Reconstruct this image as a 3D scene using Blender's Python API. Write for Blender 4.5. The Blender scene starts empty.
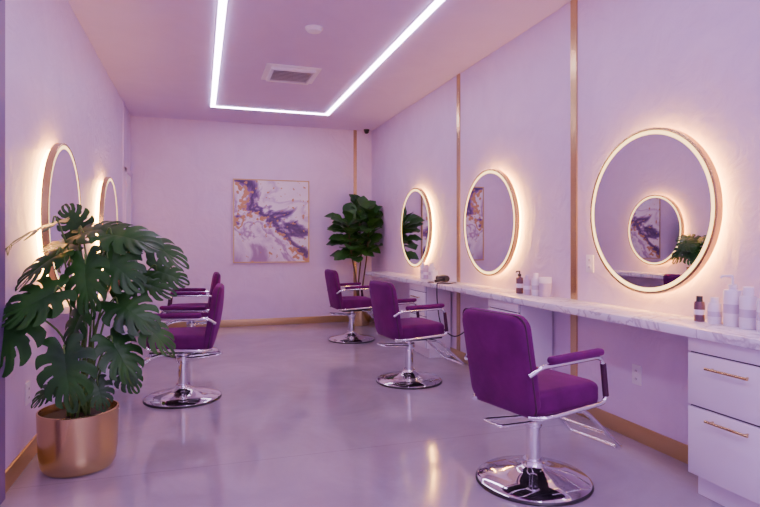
import bpy, bmesh, math, random
from mathutils import Vector, Matrix, noise
random.seed(7)
S=bpy.context.scene
COL=S.collection
# ---------------- materials ----------------
def newmat(name):
    m=bpy.data.materials.new(name); m.use_nodes=True
    nt=m.node_tree; b=nt.nodes['Principled BSDF']
    return m,nt,b
def mat(name,col,rough=.5,metal=0.0,**k):
    m,nt,b=newmat(name)
    b.inputs['Base Color'].default_value=(*col,1); b.inputs['Roughness'].default_value=rough
    b.inputs['Metallic'].default_value=metal
    for kk,v in k.items(): b.inputs[kk.replace('_',' ')].default_value=v
    n=nt.nodes.new('ShaderNodeTexNoise'); n.inputs['Scale'].default_value=12
    mr=nt.nodes.new('ShaderNodeMapRange'); mr.inputs['To Min'].default_value=max(0,rough-.03); mr.inputs['To Max'].default_value=min(1,rough+.03)
    nt.links.new(n.outputs['Fac'],mr.inputs['Value']); nt.links.new(mr.outputs['Result'],b.inputs['Roughness'])
    return m
def emis(name,col,st):
    m,nt,b=newmat(name)
    b.inputs['Base Color'].default_value=(*col,1)
    b.inputs['Emission Color'].default_value=(*col,1); b.inputs['Emission Strength'].default_value=st
    return m
def ramp(nt,stops):
    r=nt.nodes.new('ShaderNodeValToRGB'); e=r.color_ramp.elements
    e[0].position=stops[0][0]; e[0].color=(*stops[0][1],1)
    e[1].position=stops[-1][0]; e[1].color=(*stops[-1][1],1)
    for p,c in stops[1:-1]:
        x=e.new(p); x.color=(*c,1)
    return r
def plaster(name,c1,c2,bump=.25,rough=.6):
    m,nt,b=newmat(name); L=nt.links
    tc=nt.nodes.new('ShaderNodeNewGeometry')
    n=nt.nodes.new('ShaderNodeTexNoise'); n.inputs['Scale'].default_value=1.6; n.inputs['Detail'].default_value=7; n.inputs['Distortion'].default_value=1.8; n.inputs['Roughness'].default_value=.6
    L.new(tc.outputs['Position'],n.inputs['Vector'])
    r=ramp(nt,[(.3,c1),(.7,c2)]); L.new(n.outputs['Fac'],r.inputs['Fac']); L.new(r.outputs['Color'],b.inputs['Base Color'])
    n2=nt.nodes.new('ShaderNodeTexNoise'); n2.inputs['Scale'].default_value=4.5; n2.inputs['Detail'].default_value=9; n2.inputs['Distortion'].default_value=2.2
    L.new(tc.outputs['Position'],n2.inputs['Vector'])
    bp=nt.nodes.new('ShaderNodeBump'); bp.inputs['Strength'].default_value=bump; bp.inputs['Distance'].default_value=.03
    L.new(n2.outputs['Fac'],bp.inputs['Height']); L.new(bp.outputs['Normal'],b.inputs['Normal'])
    b.inputs['Roughness'].default_value=rough
    return m
M_wall=plaster('plaster_wall',(.69,.545,.745),(.76,.615,.81),.30,.45)
M_ceil=plaster('ceiling_paint',(.63,.52,.78),(.67,.56,.82),.03,.7)
def floor_mat():
    m,nt,b=newmat('polished_concrete'); L=nt.links
    g=nt.nodes.new('ShaderNodeNewGeometry')
    n=nt.nodes.new('ShaderNodeTexNoise'); n.inputs['Scale'].default_value=1.5; n.inputs['Detail'].default_value=9; n.inputs['Roughness'].default_value=.65; n.inputs['Distortion'].default_value=.6
    L.new(g.outputs['Position'],n.inputs['Vector'])
    r=ramp(nt,[(.28,(.315,.27,.325)),(.5,(.365,.315,.375)),(.72,(.43,.375,.44))]); L.new(n.outputs['Fac'],r.inputs['Fac'])
    sx=nt.nodes.new('ShaderNodeSeparateXYZ'); L.new(g.outputs['Position'],sx.inputs[0])
    def line(out,off,period):
        a=nt.nodes.new('ShaderNodeMath'); a.operation='ADD'; a.inputs[1].default_value=off; L.new(out,a.inputs[0])
        p=nt.nodes.new('ShaderNodeMath'); p.operation='PINGPONG'; p.inputs[1].default_value=period/2; L.new(a.outputs[0],p.inputs[0])
        c=nt.nodes.new('ShaderNodeMath'); c.operation='LESS_THAN'; c.inputs[1].default_value=.003; L.new(p.outputs[0],c.inputs[0]); return c.outputs[0]
    l2=line(sx.outputs['Y'],-3.15+12,3.0)
    sc=nt.nodes.new('ShaderNodeMath'); sc.operation='MULTIPLY'; sc.inputs[1].default_value=.35; L.new(l2,sc.inputs[0])
    mix=nt.nodes.new('ShaderNodeMixRGB'); mix.inputs['Color2'].default_value=(.15,.13,.16,1); L.new(sc.outputs[0],mix.inputs['Fac']); L.new(r.outputs['Color'],mix.inputs['Color1'])
    L.new(mix.outputs['Color'],b.inputs['Base Color'])
    n3=nt.nodes.new('ShaderNodeTexNoise'); n3.inputs['Scale'].default_value=2.5; n3.inputs['Detail'].default_value=4; L.new(g.outputs['Position'],n3.inputs['Vector'])
    mr=nt.nodes.new('ShaderNodeMapRange'); mr.inputs['To Min'].default_value=.04; mr.inputs['To Max'].default_value=.14; L.new(n3.outputs['Fac'],mr.inputs['Value']); L.new(mr.outputs['Result'],b.inputs['Roughness'])
    b.inputs['IOR'].default_value=1.8
    return m
M_floor=floor_mat()
def marble():
    m,nt,b=newmat('white_marble'); L=nt.links
    g=nt.nodes.new('ShaderNodeNewGeometry')
    n=nt.nodes.new('ShaderNodeTexNoise'); n.inputs['Scale'].default_value=2.2; n.inputs['Detail'].default_value=7; n.inputs['Distortion'].default_value=2.5
    L.new(g.outputs['Position'],n.inputs['Vector'])
    w=(.86,.81,.88)
    r=ramp(nt,[(.3,w),(.46,w),(.5,(.50,.44,.53)),(.53,w),(.7,(.78,.73,.81))]); L.new(n.outputs['Fac'],r.inputs['Fac']); L.new(r.outputs['Color'],b.inputs['Base Color'])
    b.inputs['Roughness'].default_value=.18
    return m
M_marble=marble()
M_gold=mat('satin_gold',(.66,.51,.24),.24,1)
M_base=mat('satin_gold_baseboard',(.54,.39,.18),.35,.6)
M_chrome=mat('chrome',(.85,.85,.87),.06,1)
M_mirror,_,_b=newmat('mirror_glass'); _b.inputs['Base Color'].default_value=(.84,.82,.86,1); _b.inputs['Metallic'].default_value=1; _b.inputs['Roughness'].default_value=.01
def velvet():
    m,nt,b=newmat('purple_velvet'); L=nt.links
    tc=nt.nodes.new('ShaderNodeTexCoord')
    n=nt.nodes.new('ShaderNodeTexNoise'); n.inputs['Scale'].default_value=9; n.inputs['Detail'].default_value=5; L.new(tc.outputs['Object'],n.inputs['Vector'])
    r=ramp(nt,[(.3,(.090,.0012,.080)),(.7,(.135,.0025,.118))]); L.new(n.outputs['Fac'],r.inputs['Fac']); L.new(r.outputs['Color'],b.inputs['Base Color'])
    b.inputs['Roughness'].default_value=.7; b.inputs['Sheen Weight'].default_value=.20; b.inputs['Sheen Tint'].default_value=(.85,.15,.85,1)
    b.inputs['Specular IOR Level'].default_value=.15
    n2=nt.nodes.new('ShaderNodeTexNoise'); n2.inputs['Scale'].default_value=300; L.new(tc.outputs['Object'],n2.inputs['Vector'])
    bp=nt.nodes.new('ShaderNodeBump'); bp.inputs['Strength'].default_value=.15; L.new(n2.outputs['Fac'],bp.inputs['Height']); L.new(bp.outputs['Normal'],b.inputs['Normal'])
    return m
M_velvet=velvet()
M_pipe=mat('purple_piping',(.05,.002,.035),.6)
M_white=mat('white_lacquer',(.82,.75,.85),.3)
M_shadowgap=mat('shadow_gap',(.10,.09,.11),.7)
M_plastic=mat('white_plastic',(.82,.78,.84),.4)
M_darkgap=mat('dark_grille',(.25,.22,.26),.6)
M_black=mat('black_plastic',(.015,.013,.016),.35)
M_jamb=mat('dark_lavender_trim',(.20,.12,.26),.5)
M_amber=mat('smoked_bottle',(.14,.07,.09),.2)
M_bottle=mat('bottle_white',(.84,.78,.87),.3)
M_label=mat('bottle_label',(.60,.52,.65),.5)
M_blush=mat('bottle_blush',(.58,.45,.60),.35)
M_soil=mat('soil',(.035,.022,.015),.95)
M_trunk=mat('trunk_bark',(.12,.075,.045),.85)
M_stem=mat('plant_stem',(.10,.22,.04),.5)
def leafmat(name,a,c2):
    m,nt,b=newmat(name); L=nt.links
    tc=nt.nodes.new('ShaderNodeTexCoord')
    n=nt.nodes.new('ShaderNodeTexNoise'); n.inputs['Scale'].default_value=5; L.new(tc.outputs['Object'],n.inputs['Vector'])
    r=ramp(nt,[(.3,a),(.7,c2)]); L.new(n.outputs['Fac'],r.inputs['Fac']); L.new(r.outputs['Color'],b.inputs['Base Color'])
    b.inputs['Roughness'].default_value=.36; b.inputs['Specular IOR Level'].default_value=.32
    return m
M_leaf=leafmat('monstera_leaf_green',(.006,.040,.008),(.028,.130,.016))
M_fig=leafmat('fig_leaf_green',(.012,.065,.012),(.035,.13,.022))
M_led=emis('ceiling_led',(.86,.68,1.0),24)
M_ring=emis('mirror_front_led',(1.0,.64,.22),4.2)
M_halo=emis('mirror_halo_led',(1.0,.52,.10),62)
def artmat():
    m,nt,b=newmat('marbled_painting'); L=nt.links
    tc=nt.nodes.new('ShaderNodeTexCoord')
    n=nt.nodes.new('ShaderNodeTexNoise'); n.inputs['Scale'].default_value=1.7; n.inputs['Detail'].default_value=8; n.inputs['Distortion'].default_value=1.1; n.inputs['Roughness'].default_value=.55
    mp=nt.nodes.new('ShaderNodeMapping'); mp.inputs['Location'].default_value=(7.3,0,4.2); L.new(tc.outputs['Object'],mp.inputs[0]); L.new(mp.outputs[0],n.inputs['Vector'])
    sx=nt.nodes.new('ShaderNodeSeparateXYZ'); L.new(tc.outputs['Object'],sx.inputs[0])
    a=nt.nodes.new('ShaderNodeMath'); a.operation='MULTIPLY_ADD'; a.inputs[1].default_value=.75; L.new(sx.outputs['X'],a.inputs[0]); L.new(sx.outputs['Z'],a.inputs[2])
    a2=nt.nodes.new('ShaderNodeMath'); a2.operation='MULTIPLY_ADD'; a2.inputs[1].default_value=.45; a2.inputs[2].default_value=-.03; L.new(a.outputs[0],a2.inputs[0])
    s=nt.nodes.new('ShaderNodeMath'); s.operation='ADD'; L.new(a2.outputs[0],s.inputs[0]); L.new(n.outputs['Fac'],s.inputs[1])
    W=(.84,.78,.86)
    r=ramp(nt,[(.10,(.34,.22,.42)),(.18,(.66,.56,.72)),(.25,W),(.30,(.36,.22,.44)),(.335,(.62,.50,.68)),(.37,W),(.41,(.74,.66,.78)),(.44,(.26,.13,.36)),(.49,(.07,.035,.14)),(.54,(.15,.08,.26)),(.575,(.45,.33,.55)),(.60,W),(.68,(.78,.72,.82)),(.73,(.58,.46,.66)),(.77,W),(.92,(.78,.70,.82))])
    L.new(s.outputs[0],r.inputs['Fac'])
    v=nt.nodes.new('ShaderNodeTexNoise'); v.inputs['Scale'].default_value=18; v.inputs['Detail'].default_value=4; L.new(tc.outputs['Object'],v.inputs['Vector'])
    d=nt.nodes.new('ShaderNodeMath'); d.operation='SUBTRACT'; d.inputs[1].default_value=.415; L.new(s.outputs[0],d.inputs[0])
    ab=nt.nodes.new('ShaderNodeMath'); ab.operation='ABSOLUTE'; L.new(d.outputs[0],ab.inputs[0])
    mm=nt.nodes.new('ShaderNodeMapRange'); mm.inputs['From Max'].default_value=.08; mm.inputs['To Min'].default_value=.15; mm.inputs['To Max'].default_value=-.05; L.new(ab.outputs[0],mm.inputs['Value'])
    ad=nt.nodes.new('ShaderNodeMath'); ad.operation='ADD'; L.new(v.outputs['Fac'],ad.inputs[0]); L.new(mm.outputs[0],ad.inputs[1])
    gt=nt.nodes.new('ShaderNodeMath'); gt.operation='GREATER_THAN'; gt.inputs[1].default_value=.60; L.new(ad.outputs[0],gt.inputs[0])
    mix=nt.nodes.new('ShaderNodeMixRGB'); mix.inputs['Color2'].default_value=(.52,.28,.14,1); L.new(gt.outputs[0],mix.inputs['Fac']); L.new(r.outputs['Color'],mix.inputs['Color1'])
    L.new(mix.outputs[0],b.inputs['Base Color']); b.inputs['Roughness'].default_value=.45
    return m
M_art=artmat()
# ---------------- geometry helpers ----------------
def finish(bm,name,m,parent=None,loc=(0,0,0),rot=(0,0,0),smooth=True,auto=None):
    bmesh.ops.recalc_face_normals(bm,faces=bm.faces)
    me=bpy.data.meshes.new(name); bm.to_mesh(me); bm.free()
    me.materials.append(m)
    if smooth:
        for p in me.polygons: p.use_smooth=True
        if auto is not None: me.set_sharp_from_angle(angle=math.radians(auto))
    o=bpy.data.objects.new(name,me); COL.objects.link(o)
    o.location=loc; o.rotation_euler=rot
    if parent: o.parent=parent
    return o
def empty(name,loc=(0,0,0),rot=(0,0,0)):
    o=bpy.data.objects.new(name,None); COL.objects.link(o); o.location=loc; o.rotation_euler=rot; o.empty_display_size=.1
    return o
def box(name,lo,hi,m,parent=None,bev=0,seg=2,rot=(0,0,0)):
    lo=Vector(lo);hi=Vector(hi);c=(lo+hi)/2;s=hi-lo
    bm=bmesh.new(); bmesh.ops.create_cube(bm,size=1)
    for v in bm.verts: v.co=Vector((v.co.x*s.x,v.co.y*s.y,v.co.z*s.z))
    if bev>0: bmesh.ops.bevel(bm,geom=bm.edges[:],offset=bev,segments=seg,profile=.5,affect='EDGES')
    return finish(bm,name,m,parent,c,rot,smooth=bev>0,auto=40)
def lathe(name,prof,m,parent=None,loc=(0,0,0),rot=(0,0,0),n=48,auto=35,closed=False):
    bm=bmesh.new(); rings=[]
    for r,z in prof:
        if r<1e-6: rings.append([bm.verts.new((0,0,z))])
        else: rings.append([bm.verts.new((r*math.cos(2*math.pi*i/n),r*math.sin(2*math.pi*i/n),z)) for i in range(n)])
    pairs=list(zip(rings[:-1],rings[1:]))
    if closed: pairs.append((rings[-1],rings[0]))
    for a,b in pairs:
        if len(a)==1 and len(b)==1: continue
        for i in range(n):
            j=(i+1)%n
            if len(a)==1: bm.faces.new((a[0],b[i],b[j]))
            elif len(b)==1: bm.faces.new((a[i],a[j],b[0]))
            else: bm.faces.new((a[i],a[j],b[j],b[i]))
    return finish(bm,name,m,parent,loc,rot,auto=auto)
def smoothpath(pts,k=6):
    pts=[Vector(p) for p in pts]; out=[]
    P=[pts[0]*2-pts[1]]+pts+[pts[-1]*2-pts[-2]]
    for i in range(1,len(P)-2):
        for j in range(k):
            t=j/k; a,b,c,d=P[i-1],P[i],P[i+1],P[i+2]
            out.append(.5*((2*b)+(c-a)*t+(2*a-5*b+4*c-d)*t*t+(3*b-a-3*c+d)*t**3))
    out.append(pts[-1]); return out
def fillet(pts,r,k=6):
    pts=[Vector(p) for p in pts]; out=[pts[0]]
    for i in range(1,len(pts)-1):
        a=(pts[i-1]-pts[i]); b=(pts[i+1]-pts[i]); rr=min(r,a.length*.48,b.length*.48)
        A=pts[i]+a.normalized()*rr; B=pts[i]+b.normalized()*rr
        for j in range(k+1):
            t=j/k; out.append((1-t)**2*A+2*t*(1-t)*pts[i]+t*t*B)
    out.append(pts[-1]); return out
def addtube(bm,path,r,n=10,r2=None,closed=False,flat=1.0):
    up=Vector((0,0,1)); rings=[]; N=len(path); nrm=None
    for i,p in enumerate(path):
        if closed: t=path[(i+1)%N]-path[i-1]
        else: t=path[min(i+1,N-1)]-path[max(i-1,0)]
        if t.length<1e-9: t=Vector((0,0,1))
        t.normalize()
        if nrm is None:
            nrm=t.cross(up)
            if nrm.length<.05: nrm=t.cross(Vector((1,0,0)))
        nrm=(nrm-t*nrm.dot(t)).normalized(); bn=t.cross(nrm)
        rr=r if r2 is None else r+(r2-r)*i/(N-1)
        rings.append([bm.verts.new(p+rr*(math.cos(2*math.pi*a/n)*nrm+flat*math.sin(2*math.pi*a/n)*bn)) for a in range(n)])
    for i in range(N if closed else N-1):
        A=rings[i];B=rings[(i+1)%N]
        for j in range(n): bm.faces.new((A[j],A[(j+1)%n],B[(j+1)%n],B[j]))
    if not closed:
        bm.faces.new(rings[0][::-1]); bm.faces.new(rings[-1])
def tube(name,path,r,m,parent=None,n=10,r2=None,closed=False,loc=(0,0,0)):
    bm=bmesh.new(); addtube(bm,path,r,n,r2,closed); return finish(bm,name,m,parent,loc,auto=50)
def rrect(w,h,r,k=6):
    o=[]
    for cx,cy,a0 in ((w/2-r,h/2-r,0),(-w/2+r,h/2-r,90),(-w/2+r,-h/2+r,180),(w/2-r,-h/2+r,270)):
        for j in range(k+1):
            a=math.radians(a0+90*j/k); o.append((cx+r*math.cos(a),cy+r*math.sin(a)))
    return o
def pillow(name,w,h,t,cr,er,bulge,m,parent,loc,rot=(0,0,0),fn=None):
    bm=bmesh.new(); layers=[]
    K=5
    side=[]
    for k in range(K+1):
        a=math.pi/2*k/K; side.append((er*(1-math.cos(a)),t/2-er+er*math.sin(a)))
    mw=min(w,h)/2
    ins=[er+(mw-er)*q for q in (.15,.35,.6,.85)]
    tops=[(i,t/2+bulge*(1-(1-(i-er)/(mw-er))**2)) for i in ins]
    seq=[(i,-z) for i,z in (tops[::-1])]+[(i,-z) for i,z in side[::-1]]+side+tops
    for i,z in seq:
        ww,hh=w-2*i,h-2*i; r=max(cr-i,min(ww,hh)*.15,.002); r=min(r,min(ww,hh)/2*.98)
        layers.append([bm.verts.new((x,y,z)) for x,y in rrect(ww,hh,r)])
    for A,B in zip(layers[:-1],layers[1:]):
        n=len(A)
        for j in range(n): bm.faces.new((A[j],A[(j+1)%n],B[(j+1)%n],B[j]))
    bm.faces.new(layers[0][::-1]); bm.faces.new(layers[-1])
    if fn:
        for v in bm.verts: v.co=fn(v.co)
    return finish(bm,name,m,parent,loc,rot,auto=60)
# ---------------- room ----------------
XL,XR,YB,YF,H=-.90,2.53,8.3,-2.6,2.93
box('floor',(XL-.15,YF-.15,-.1),(XR+.15,YB+.15,0),M_floor)
box('ceiling',(XL-.15,YF-.15,H),(XR+.15,YB+.15,H+.1),M_ceil)
box('wall_left',(XL-.15,YF,0),(XL,YB,H),M_wall)
box('wall_right',(XR,YF,0),(XR+.15,YB,H),M_wall)
box('wall_back',(XL-.15,YB,0),(XR+.15,YB+.15,H),M_wall)
wf=empty('wall_front',(0,0,0))
box('wall_sill',(XL-.15,YF-.15,0),(XR+.15,YF,.35),M_wall,wf)
box('wall_header',(XL-.15,YF-.15,2.7),(XR+.15,YF,H),M_wall,wf)
box('wall_pier_a',(XL-.15,YF-.15,.35),(XL+.2,YF,2.7),M_wall,wf)
box('wall_pier_b',(XR-.2,YF-.15,.35),(XR+.15,YF,2.7),M_wall,wf)
w1=empty('fill_window')  # window added in the unseen front wall to let world fill light in
for i,x in enumerate((XL+.22,.25,1.4,XR-.22)):
    box('mullion_%d'%i,(x-.025,YF-.1,.35),(x+.025,YF-.04,2.7),M_gold,w1)
box('frame_top',(XL+.2,YF-.1,2.65),(XR-.2,YF-.04,2.7),M_gold,w1)
box('frame_bottom',(XL+.2,YF-.1,.35),(XR-.2,YF-.04,.40),M_gold,w1)
box('baseboard_left',(XL,3.06,0),(XL+.014,YB-.014,.10),M_base,bev=.003)
box('baseboard_right',(XR-.014,YF,0),(XR,YB-.014,.10),M_base,bev=.003)
box('baseboard_back',(XL,YB-.014,0),(XR,YB,.10),M_base,bev=.003)
box('trim_1',(XR-.012,3.325,.10),(XR,3.39,H),M_gold)
box('trim_2',(XR-.012,5.19,.10),(XR,5.255,H),M_gold)
box('trim_3',(2.24,YB-.012,.10),(2.29,YB,H),M_gold)
box('trim_4',(XL,7.48,.10),(XL+.012,7.53,H),M_wall)
box('trim_5',(XL,2.93,0),(XL+.03,3.04,H),M_jamb)
def door(name,y0,y1):
    d=empty(name,(XL+.002,0,0))
    box('door_panel',(0.002,y0+.05,.01),(.02,y1-.05,2.08),M_white,d,bev=.003)
    box('casing_a',(0,y0,0),(.03,y0+.055,2.14),M_wall,d,bev=.004)
    box('casing_b',(0,y1-.055,0),(.03,y1,2.14),M_wall,d,bev=.004)
    box('casing_top',(0,y0,2.08),(.03,y1,2.14),M_wall,d,bev=.004)
    tube('handle',fillet([(.02,y1-.12,1.0),(.06,y1-.12,1.0),(.06,y1-.22,1.0)],.02),.009,M_black,d)
door('door_1',7.55,8.22)
# ---------------- ceiling LED ----------------
led=empty('ceiling_led_strip_light',(0,0,H))
x0,x1,ya,yb,w=.155,1.62,.35,7.36,.055
def ledbar(i,lo,hi):
    box('profile_%d'%i,(lo[0]-.006,lo[1]-.006,-.006),(hi[0]+.006,hi[1]+.006,0),M_white,led)
    box('diffuser_%d'%i,(lo[0],lo[1],-.014),(hi[0],hi[1],-.006),M_led,led)
ledbar(1,(x0-w/2,ya),(x0+w/2,yb+w/2)); ledbar(2,(x1-w/2,ya),(x1+w/2,yb+w/2))
ledbar(3,(x0+w/2,yb-w/2),(x1-w/2,yb+w/2)); ledbar(4,(x0+w/2,ya),(x1-w/2,ya+w))
v=empty('ceiling_air_vent',(.88,5.72,H))
box('flange',(-.27,-.27,-.012),(.27,.27,0),M_plastic,v,bev=.004)
for i,(a,b_) in enumerate((((-.22,-.22),(.22,-.19)),((-.22,.19),(.22,.22)),((-.22,-.19),(-.19,.19)),((.19,-.19),(.22,.19)))):
    box('grille_frame_%d'%i,(a[0],a[1],-.04),(b_[0],b_[1],-.012),M_plastic,v,bev=.003)
box('grille_back',(-.19,-.19,-.016),(.19,.19,-.012),M_darkgap,v)
for i in range(8):
    y=-.163+i*.0465; box('slat_%d'%i,(-.19,y-.016,-.030),(.19,y+.016,-.027),M_plastic,v,rot=(math.radians(28),0,0))
sd=empty('smoke_detector',(.873,4.45,H))
lathe('detector_body',[(0,-.038),(.035,-.038),(.055,-.03),(.062,-.014),(.062,-.010),(.072,-.010),(.072,0),(0,0)],M_plastic,sd)
sc=empty('security_camera',(2.42,8.2,H))
lathe('camera_mount',[(0,-.02),(.04,-.02),(.045,0),(0,0)],M_black,sc)
lathe('camera_dome',[(0,-.065),(.02,-.06),(.033,-.045),(.038,-.02),(0,-.02)],M_black,sc)
# ---------------- painting ----------------
pa=empty('abstract_painting',(1.0,YB,1.518))
fw,fh=.55,.605
box('canvas',(-fw+.012,-.030,-fh+.012),(fw-.012,-.004,fh-.012),M_art,pa)
for i,(lo,hi) in enumerate((((-fw,-.04,-fh),(-fw+.016,0,fh)),((fw-.016,-.04,-fh),(fw,0,fh)),((-fw+.016,-.04,fh-.016),(fw-.016,0,fh)),((-fw+.016,-.04,-fh),(fw-.016,0,-fh+.016)))):
    box('frame_%d'%i,lo,hi,M_base,pa)
# ---------------- mirrors ----------------
def mirror(y,side):
    x=XR if side>0 else XL
    e=empty('round_wall_mirror',(x,y,1.383 if side>0 else 1.37),(0,math.radians(-90 if side>0 else 90),0))
    k=.975 if side>0 else .955
    e.scale=(k,k,1)
    lathe('wall_mount',[(0,0),(.435,0),(.435,.044),(0,.044)],M_plastic,e,n=96)
    lathe('halo_led',[(.438,.008),(.448,.008),(.448,.038),(.438,.038)],M_halo,e,n=96,closed=True)
    lathe('gold_rim',[(.40,.044),(.490,.044),(.490,.080),(.487,.082),(.476,.082),(.474,.080),(.474,.074),(.40,.074)],M_gold,e,n=128,closed=True)
    lathe('front_led',[(.452,.0745),(.474,.0745),(.474,.079),(.452,.079)],M_ring,e,n=128,closed=True)
    lathe('mirror_glass',[(0,.0785),(.452,.0785),(.452,.0745),(0,.0745)],M_mirror,e,n=128,auto=20)
for y in (2.615,4.48,6.28): mirror(y,1)
for y in (4.06,5.96): mirror(y,-1)
# ---------------- counters ----------------
box('marble_counter',(2.20,.6,.755),(XR,7.5,.80),M_marble,bev=.004)
box('marble_counter.001',(XL,3.95,.755),(-.57,7.2,.80),M_marble,bev=.004)
def cabinet(y0,y1,side=1):
    if side>0: e=empty('drawer_cabinet',(2.225,(y0+y1)/2,0)); dpt=XR-.015-2.225
    else: e=empty('drawer_cabinet',(-.595,(y0+y1)/2,0),(0,0,math.pi)); dpt=-.595-XL-.015
    h=(y1-y0)/2
    box('carcass',(.018,-h,.10),(dpt,h,.754),M_white,e)
    box('toe_kick',(.05,-h+.01,0),(dpt,h-.01,.10),M_white,e)
    box('shadow_reveal',(.010,-h+.006,.105),(.018,h-.006,.752),M_shadowgap,e)
    for i,(a,b_) in enumerate(((.108,.426),(.436,.680))):
        box('drawer_front_%d'%i,(-.004,-h+.002,a),(.014,h-.002,b_),M_white,e,bev=.002)
    box('top_rail',(-.004,-h+.002,.688),(.014,h-.002,.752),M_white,e,bev=.002)
    for i,z in enumerate((.385,.625)):
        tube('handle_bar_%d'%i,[Vector((-.032,-.105,z)),Vector((-.032,.105,z))],.0065,M_gold,e)
        for j,s in enumerate((-.085,.085)):
            tube('handle_post_%d_%d'%(i,j),[Vector((-.032,s,z)),Vector((-.003,s,z))],.004,M_gold,e)
cabinet(1.65,2.10); cabinet(3.60,4.05); cabinet(5.39,5.84); cabinet(5.0,5.45,-1)
def outlet(x,y,z,side):
    e=empty('wall_outlet',(x,y,z),(0,0,0 if side>0 else math.pi))
    box('plate',(-.008,-.037,-.06),(0,.037,.06),M_plastic,e,bev=.002)
    for i,zz in enumerate((-.024,.024)):
        box('socket_%d'%i,(-.011,-.017,zz-.016),(-.007,.017,zz+.016),M_white,e,bev=.002)
        for j,ss in enumerate((-.006,.006)): box('slot_%d_%d'%(i,j),(-.0118,ss-.0012,zz-.006),(-.0105,ss+.0012,zz+.006),M_black,e)
outlet(XR,2.76,.40,1); outlet(XR,3.19,1.06,1); outlet(XL,3.5,.38,-1); outlet(XR,4.9,.40,1)
# ---------------- bottles ----------------
def pump_bottle(name,x,y,r,h,m,pm=M_plastic,z=.80):
    e=empty(name,(x,y,z),(0,0,random.uniform(-1,1)+2.6))
    hb=h*.72
    lathe('bottle_body',[(0,0),(r*.94,0),(r,.004),(r,hb-.012),(r*.9,hb-.003),(r*.45,hb),(r*.42,hb+.012),(0,hb+.012)],m,e,n=32)
    lathe('label',[(r+.0006,hb*.35),(r+.0006,hb*.6)],M_label if m is M_bottle else M_bottle,e,n=32)
    lathe('collar',[(0,hb+.008),(r*.5,hb+.008),(r*.5,hb+.024),(.006,hb+.026),(.005,h-.012),(0,h-.012)],pm,e,n=24)
    tube('spout',fillet([(0,0,h-.012),(0,0,h-.004),(r*1.1,0,h-.006),(r*1.25,0,h-.016)],.006,3),.0055,pm,e,n=8)
def bottle(name,x,y,r,h,m,cap=None,z=.80):
    e=empty(name,(x,y,z)); hb=h*.78; cap=cap or m
    lathe('bottle_body',[(0,0),(r*.94,0),(r,.004),(r,hb-.01),(r*.88,hb),(0,hb)],m,e,n=32)
    lathe('label',[(r+.0006,hb*.35),(r+.0006,hb*.6)],M_label if m is M_bottle else M_bottle,e,n=32)
    lathe('cap',[(0,hb),(r*.62,hb),(r*.62,h-.003),(r*.56,h),(0,h)],cap,e,n=28)
def jar(name,x,y,r,h,m,z=.80):
    e=empty(name,(x,y,z))
    lathe('jar_body',[(0,0),(r*.96,0),(r,.004),(r,h*.7),(0,h*.7)],m,e,n=32)
    lathe('jar_lid',[(0,h*.71),(r*1.02,h*.71),(r*1.02,h-.003),(r*.98,h),(0,h)],M_plastic,e,n=32)
bottle('shampoo_bottle',2.44,1.965,.037,.195,M_bottle)
bottle('shampoo_bottle',2.42,1.865,.036,.19,M_bottle)
pump_bottle('pump_bottle',2.45,2.055,.039,.245,M_bottle)
bottle('lotion_bottle',2.44,2.145,.032,.13,M_bottle,M_plastic)
bottle('serum_bottle',2.43,2.225,.025,.13,M_amber,M_black)
jar('styling_jar',2.44,3.58,.045,.145,M_blush)
bottle('hair_spray_can',2.43,3.69,.032,.17,M_bottle)
bottle('conditioner_bottle',2.42,3.79,.030,.15,M_blush)
pump_bottle('pump_bottle',2.42,3.90,.028,.18,M_amber,M_black)
pump_bottle('pump_bottle',2.42,5.93,.034,.21,M_bottle)
bottle('shampoo_bottle',2.42,5.82,.036,.16,M_blush)
bottle('lotion_bottle',2.43,5.70,.036,.18,M_bottle)
jar('styling_jar',2.42,5.60,.040,.10,M_bottle)
def dryer(x,y,rz,z=.80):
    e=empty('hair_dryer',(x,y,z),(0,0,rz))
    lathe('barrel',[(0,-.07),(.028,-.07),(.036,-.05),(.038,0),(.030,.06),(.024,.08),(.026,.11),(.020,.11),(0,.09)],M_black,e,loc=(0,0,.038),rot=(0,math.radians(90),0),n=28)
    tube('handle',smoothpath([(-.02,0,.035),(-.03,.06,.025),(-.045,.13,.018)]),.016,M_black,e,n=12)
    tube('cord',smoothpath([(-.045,.13,.018),(-.06,.17,.006),(-.02,.20,.005),(.04,.16,.005),(.05,.10,.005)]),.004,M_black,e,n=8)
    return e
hd=dryer(2.37,5.25,math.radians(100))
bpy.context.view_layer.update()
co=tube('power_cord',smoothpath([(2.44,5.12,.806),(2.32,5.0,.806),(2.21,5.0,.810),(2.188,5.0,.785),(2.19,4.99,.60),(2.22,4.96,.40),(2.34,4.92,.30),(2.50,4.90,.38)]),.006,M_black,n=8)
co.parent=hd; co.matrix_parent_inverse=hd.matrix_world.inverted()
pump_bottle('pump_bottle',-.72,6.95,.036,.19,M_amber,M_black)
bottle('hair_spray_can',-.78,4.75,.03,.18,M_amber,M_black)
bottle('shampoo_bottle',-.76,4.65,.032,.16,M_bottle)
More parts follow.
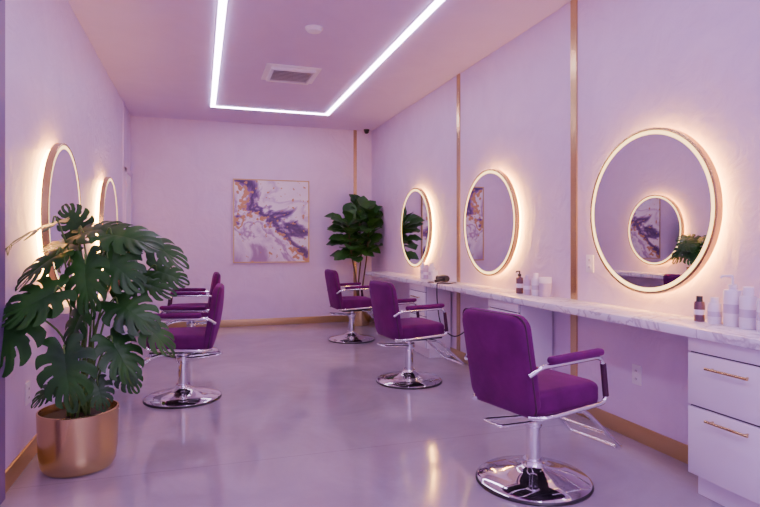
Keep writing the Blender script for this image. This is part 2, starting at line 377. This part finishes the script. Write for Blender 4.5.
# ---------------- chairs ----------------
def chair(x,y,ang,bw=.46):
    e=empty('salon_chair',(x,y,0),(0,0,math.radians(ang)))
    lathe('base_rubber_ring',[(0,0),(.286,0),(.288,.006),(.284,.012),(0,.012)],M_black,e,n=72)
    lathe('base_disc',[(0,.010),(.280,.010),(.281,.016),(.268,.026),(.18,.043),(.10,.062),(.062,.082),(.050,.10),(.050,.112),(0,.112)],M_chrome,e,n=72,auto=50)
    lathe('hydraulic_column',[(.0,.10),(.037,.10),(.037,.275),(.044,.28),(.044,.30),(.028,.302),(.028,.37),(0,.37)],M_chrome,e,n=36)
    box('seat_bracket',(-.14,-.10,.362),(.15,.10,.392),M_black,e,bev=.006)
    box('seat_pan',(-.20,-.205,.388),(.215,.205,.402),M_black,e,bev=.004)
    def sf(c):
        z=c.z
        if c.z>0: z=c.z+.008*math.cos(min(1,abs(c.x)/.24)*math.pi/2)
        return Vector((c.x,c.y,z))
    pillow('seat_cushion',.47,.455,.115,.06,.032,.012,M_velvet,e,(.015,0,.458),(0,0,0),sf)
    rec=math.radians(10)
    def bf(c):
        return Vector((c.x,c.y,c.z-.45*c.x*c.x+ .012*math.cos(c.y*5)))
    B=empty('backrest',(-.238,0,.632),(0,-rec,0)); B.parent=e
    pillow('back_cushion',bw,.485,.066,.05,.026,.005,M_velvet,B,(0,0,0),(math.radians(90),0,math.radians(-90)),bf)
    pth=[]
    for px,py in rrect(bw-.006,.479,.05):
        pth.append(Vector((-(-.45*px*px+.012*math.cos(py*5)),-px,py)))
    tube('back_piping',[p+Vector((-.014,0,0)) for p in pth],.0045,M_pipe,B,n=8,closed=True)
    for s in (-1,1):
        yy=s*.252; sd_='l' if s>0 else 'r'
        P=fillet([(-.25,s*.225,.60),(-.20,yy,.640),(.205,yy,.650),(.235,yy,.425),(-.17,yy,.405),(-.22,s*.19,.40)],.05)
        tube('arm_frame_'+sd_,P,.0115,M_chrome,e)
        pillow('arm_pad_'+sd_,.36,.048,.032,.022,.014,.002,M_velvet,e,(.025,yy,.670),(0,math.radians(-1.5),0))
        tube('post_sleeve_'+sd_,[Vector((.2105,yy,.615)),Vector((.2305,yy,.455))],.0145,M_pipe,e)
    P=fillet([(.10,-.13,.375),(.22,-.14,.35),(.46,-.17,.13),(.46,.17,.13),(.22,.14,.35),(.10,.13,.375)],.035)
    tube('footrest_loop',P,.0115,M_chrome,e)
    tube('footrest_crossbar',[Vector((.365,-.158,.217)),Vector((.365,.158,.217))],.009,M_chrome,e)
    P=fillet([(0,-.035,.315),(-.10,-.055,.32),(-.28,-.06,.335),(-.28,.06,.335),(-.10,.055,.32),(0,.035,.315)],.03)
    tube('pump_lever',P,.008,M_chrome,e)
    lathe('lever_hub',[(0,.295),(.050,.295),(.052,.30),(.052,.33),(.048,.335),(0,.335)],M_chrome,e,n=32)
    return e
chair(1.605,2.46,12,.45)
chair(1.73,4.56,6)
chair(1.79,6.72,2)
chair(-.125,4.59,176)
chair(-.09,6.47,180)
# ---------------- leaves ----------------
def frame(t,n):
    t=Vector(t).normalized(); n=Vector(n); n=(n-t*n.dot(t)).normalized(); b=n.cross(t)
    return t,b,n
def monstera_leaf(bm,base,t,n,L,droop=.25,seed=0):
    t,b,n=frame(t,n); NV,NS=43,8
    def pt(v,s,side):
        a=math.radians(158-142*(v**.85))
        mx=.72*v
        wl=.47+.12*math.sin(math.pi*min(1,v*1.25))-.10*max(0,v-.8)*3
        if v<.12: wl*=.80+.2*v/.12
        ph=(v*6.0)%1.0; edge=abs(ph-.5)*2
        ln=wl*(1-.14*edge**3*max(0,s-.4)/.6)*s
        aa=a-.32*s*s*(1 if v>.15 else .3)
        x=mx+ln*math.cos(aa); y=ln*math.sin(aa)*.90
        z=.18*abs(y)*(1-1.2*abs(y))-droop*max(0,x)**2*.7-droop*.9*y*y+.012*math.sin(v*6*2*math.pi)*s
        return base+L*(x*t+side*y*b+z*n)
    for side in (-1,1):
        g=[[bm.verts.new(pt(i/(NV-1),j/(NS-1),side)) for j in range(NS)] for i in range(NV)]
        for i in range(NV-1):
            v=(i+.5)/(NV-1)
            k=i%7
            for j in range(NS-1):
                if v<.97 and v>.08:
                    if k==6 and j>=(3 if v>.22 else 5): continue
                    if k==0 and j>=5 and i>0: continue
                f=(g[i][j],g[i+1][j],g[i+1][j+1],g[i][j+1])
                bm.faces.new(f if side>0 else f[::-1])
def ovate_leaf(bm,base,t,n,L,W,droop):
    t,b,n=frame(t,n); N,K=9,5
    g=[]
    for i in range(N):
        v=i/(N-1); w=W*(math.sin(math.pi*v**1.35))**.75*(.7+.3*v) if 0<v<1 else .002
        row=[]
        for j in range(K):
            s=j/(K-1)*2-1
            y=w*s; z=.22*abs(y)-droop*L*v*v+.01*math.sin(v*18)*abs(s)
            row.append(bm.verts.new(base+v*L*t+y*b+z*n))
        g.append(row)
    for i in range(N-1):
        for j in range(K-1): bm.faces.new((g[i][j],g[i+1][j],g[i+1][j+1],g[i][j+1]))
def finish_nn(bm,name,m,parent):
    me=bpy.data.meshes.new(name); bm.to_mesh(me); bm.free(); me.materials.append(m)
    for p in me.polygons: p.use_smooth=True
    o=bpy.data.objects.new(name,me); COL.objects.link(o); o.parent=parent; return o
# ---------------- monstera ----------------
def monstera(name,loc,yaw,leaves,zs,spread,LS,wallx):
    mo=empty(name,loc,(0,0,yaw)); loc=Vector(loc)
    bm=bmesh.new(); bs=bmesh.new(); R=Matrix.Rotation(yaw,4,'Z')
    for i,(x,y,z,a,dp,L) in enumerate(leaves):
        r=random.Random(i*13+1); a=math.radians(a)
        t=Vector((math.cos(a),dp,math.sin(a)*.85-.1)).normalized()
        n=Vector((r.uniform(-.45,.45)+.2*math.cos(a),-.62+r.uniform(-.3,.3),.78+r.uniform(-.25,.2)))
        L*=LS
        base=Vector((x,y,z))-t*L*.38
        monstera_leaf(bm,base,t,n,L,.32,i)
        th=r.uniform(0,6.28); s=Vector((spread*math.cos(th),spread*math.sin(th),zs))
        mid=s.lerp(base,.55)+Vector((0,0,(.10+.05*z)*spread/.05))+Vector((-.03*math.cos(a),.03,0))
        q=s.lerp(base,.25)+Vector((0,0,.08*spread/.05))
        addtube(bs,smoothpath([s,q,mid,base-t*.015+Vector((0,0,.015)),base+t*.01],5),.0075*LS,8,r2=.0035)
    inv=R.inverted()
    for B in (bm,bs):
        for vtx in B.verts:
            wv=R@vtx.co+loc
            if wv.x<wallx:
                wv.x=wallx+.02*math.tanh((wv.x-wallx)*.2); vtx.co=inv@(wv-loc)
    finish_nn(bm,'monstera_leaves',M_leaf,mo); finish_nn(bs,'petioles',M_stem,mo)
    return mo
yaw=math.radians(-17.8)
leaves=[ # x,y,z,tip_angle,tip_depth,L
(-.09,-.25,1.265,200,-.5,.27),(-.03,.0,1.32,120,.1,.20),(.15,-.10,1.275,25,.0,.24),(.33,-.15,1.235,0,-.1,.27),
(.45,-.05,1.18,-18,.1,.27),(.326,-.25,1.08,-35,-.3,.25),(.205,-.33,1.02,-80,-.4,.27),(-.02,-.30,1.10,215,-.5,.24),
(-.11,-.42,.765,235,-.4,.34),(.01,-.40,.93,205,-.5,.27),(.155,-.33,.80,250,-.3,.21),(.165,-.42,.60,280,-.2,.28),
(.368,-.2,.86,-25,-.1,.25),(.460,-.15,.75,-35,.0,.24),(.38,.0,.98,-8,.2,.22),(.341,-.25,.65,-50,-.2,.24),
(.307,-.1,.51,-55,.0,.16),(.238,-.25,.46,-70,-.2,.14),
(.0,-.3,.48,215,-.4,.14),(-.08,.0,1.20,165,.1,.22),(.155,.10,1.15,30,.4,.20),(.44,.10,1.03,-15,.4,.20)]
mo=monstera('potted_monstera',(-.62,3.36,0),yaw,leaves,.27,.05,.92,-.885)
lathe('gold_pot',[(0,0),(.145,0),(.168,.008),(.182,.035),(.190,.10),(.197,.31),(.194,.314),(.188,.314),(.184,.27),(0,.27)],M_gold,mo,n=72)
lathe('soil',[(0,.278),(.10,.280),(.184,.272),(0,.26)],M_soil,mo)
small=[(-.06,.03,.44,150,0,.27),(.10,.02,.46,30,0,.27),(.0,-.08,.40,200,-.6,.26),(.16,-.05,.30,-20,-.2,.24),(-.06,-.12,.26,220,-.5,.24),(.06,-.14,.29,-60,-.5,.24),(.02,.06,.36,90,.3,.24),(.17,.04,.36,0,.1,.24)]
m2=monstera('small_potted_plant',(-.68,5.20,.80),math.radians(90),small,.10,.02,.9,-.80)
lathe('gold_pot',[(0,0),(.055,0),(.062,.006),(.072,.11),(.069,.113),(.066,.10),(0,.10)],M_gold,m2,n=40)
lathe('soil',[(0,.104),(.066,.102),(0,.095)],M_soil,m2)
# ---------------- fiddle leaf fig ----------------
fg=empty('potted_fiddle_leaf_fig',(2.22,7.88,0))
lathe('gold_pot',[(0,0),(.12,0),(.14,.01),(.155,.10),(.165,.30),(.16,.305),(.153,.30),(.15,.26),(0,.26)],M_gold,fg,n=48)
lathe('soil',[(0,.268),(.15,.262),(0,.25)],M_soil,fg)
bt=bmesh.new(); bl=bmesh.new(); rr=random.Random(5)
tr=[[(0,0,.25),(-.02,-.01,.6),(.02,0,1.0),(.0,-.02,1.4),(.02,0,1.68)],[(.02,.02,.25),(.05,0,.6),(.09,-.04,.95),(.12,-.06,1.35),(.13,-.05,1.55)],[(-.02,0,.25),(-.06,-.03,.65),(-.13,-.06,1.0),(-.18,-.08,1.3),(-.20,-.08,1.48)]]
for path in tr:
    sp=smoothpath(path,7); addtube(bt,sp,.014,8,r2=.006)
    k=0
    for i,p in enumerate(sp):
        if p.z<.98: continue
        for q in range(2):
            k+=1; a=k*2.4+rr.uniform(-.3,.3); el=rr.uniform(-.1,.8)+(.5 if p.z>1.4 else 0)
            t=Vector((math.cos(a)*math.cos(el),math.sin(a)*math.cos(el),math.sin(el)))
            if p.y+t.y*.3>.36: t.y*=.4
            if p.x+t.x*.3>.28: t.x*=.4
            n=Vector((-t.x*.5,-t.y*.5-.6,.8))
            L=rr.uniform(.25,.33); ovate_leaf(bl,p+t*.03,t,n,L,L*.40,rr.uniform(.1,.4))
            addtube(bt,[p,p+t*.04],.004,5)
for vtx in bl.verts:
    vtx.co.x=min(vtx.co.x,.295); vtx.co.y=min(vtx.co.y,.40)
finish_nn(bl,'fig_leaves',M_fig,fg); finish_nn(bt,'fig_trunks',M_trunk,fg)
# ---------------- light ----------------
W=bpy.data.worlds.new('World'); S.world=W; W.use_nodes=True
W.node_tree.nodes['Background'].inputs[0].default_value=(.70,.44,1.0,1)  # lavender fill, enters through the added front window
W.node_tree.nodes['Background'].inputs[1].default_value=2.7
def area(name,loc,rot,sx,sy,en,col):
    l=bpy.data.lights.new(name,'AREA'); l.shape='RECTANGLE'; l.size=sx; l.size_y=sy; l.energy=en; l.color=col
    o=bpy.data.objects.new(name,l); COL.objects.link(o); o.location=loc; o.rotation_euler=rot; return o
area('fill_area_light',(.85,-1.2,2.88),(0,0,0),2.2,1.6,100,(.82,.56,1.0))  # unseen soft fill added behind the camera, not a ceiling fixture
# ---------------- camera ----------------
cd=bpy.data.cameras.new('Camera'); cam=bpy.data.objects.new('Camera',cd); COL.objects.link(cam)
cam.location=(0,0,1.2); cam.rotation_euler=(math.radians(90),0,math.radians(-17.82))
cd.sensor_width=36; cd.lens=560/760*36; cd.shift_y=-10.5/760; cd.clip_start=.05
S.camera=cam
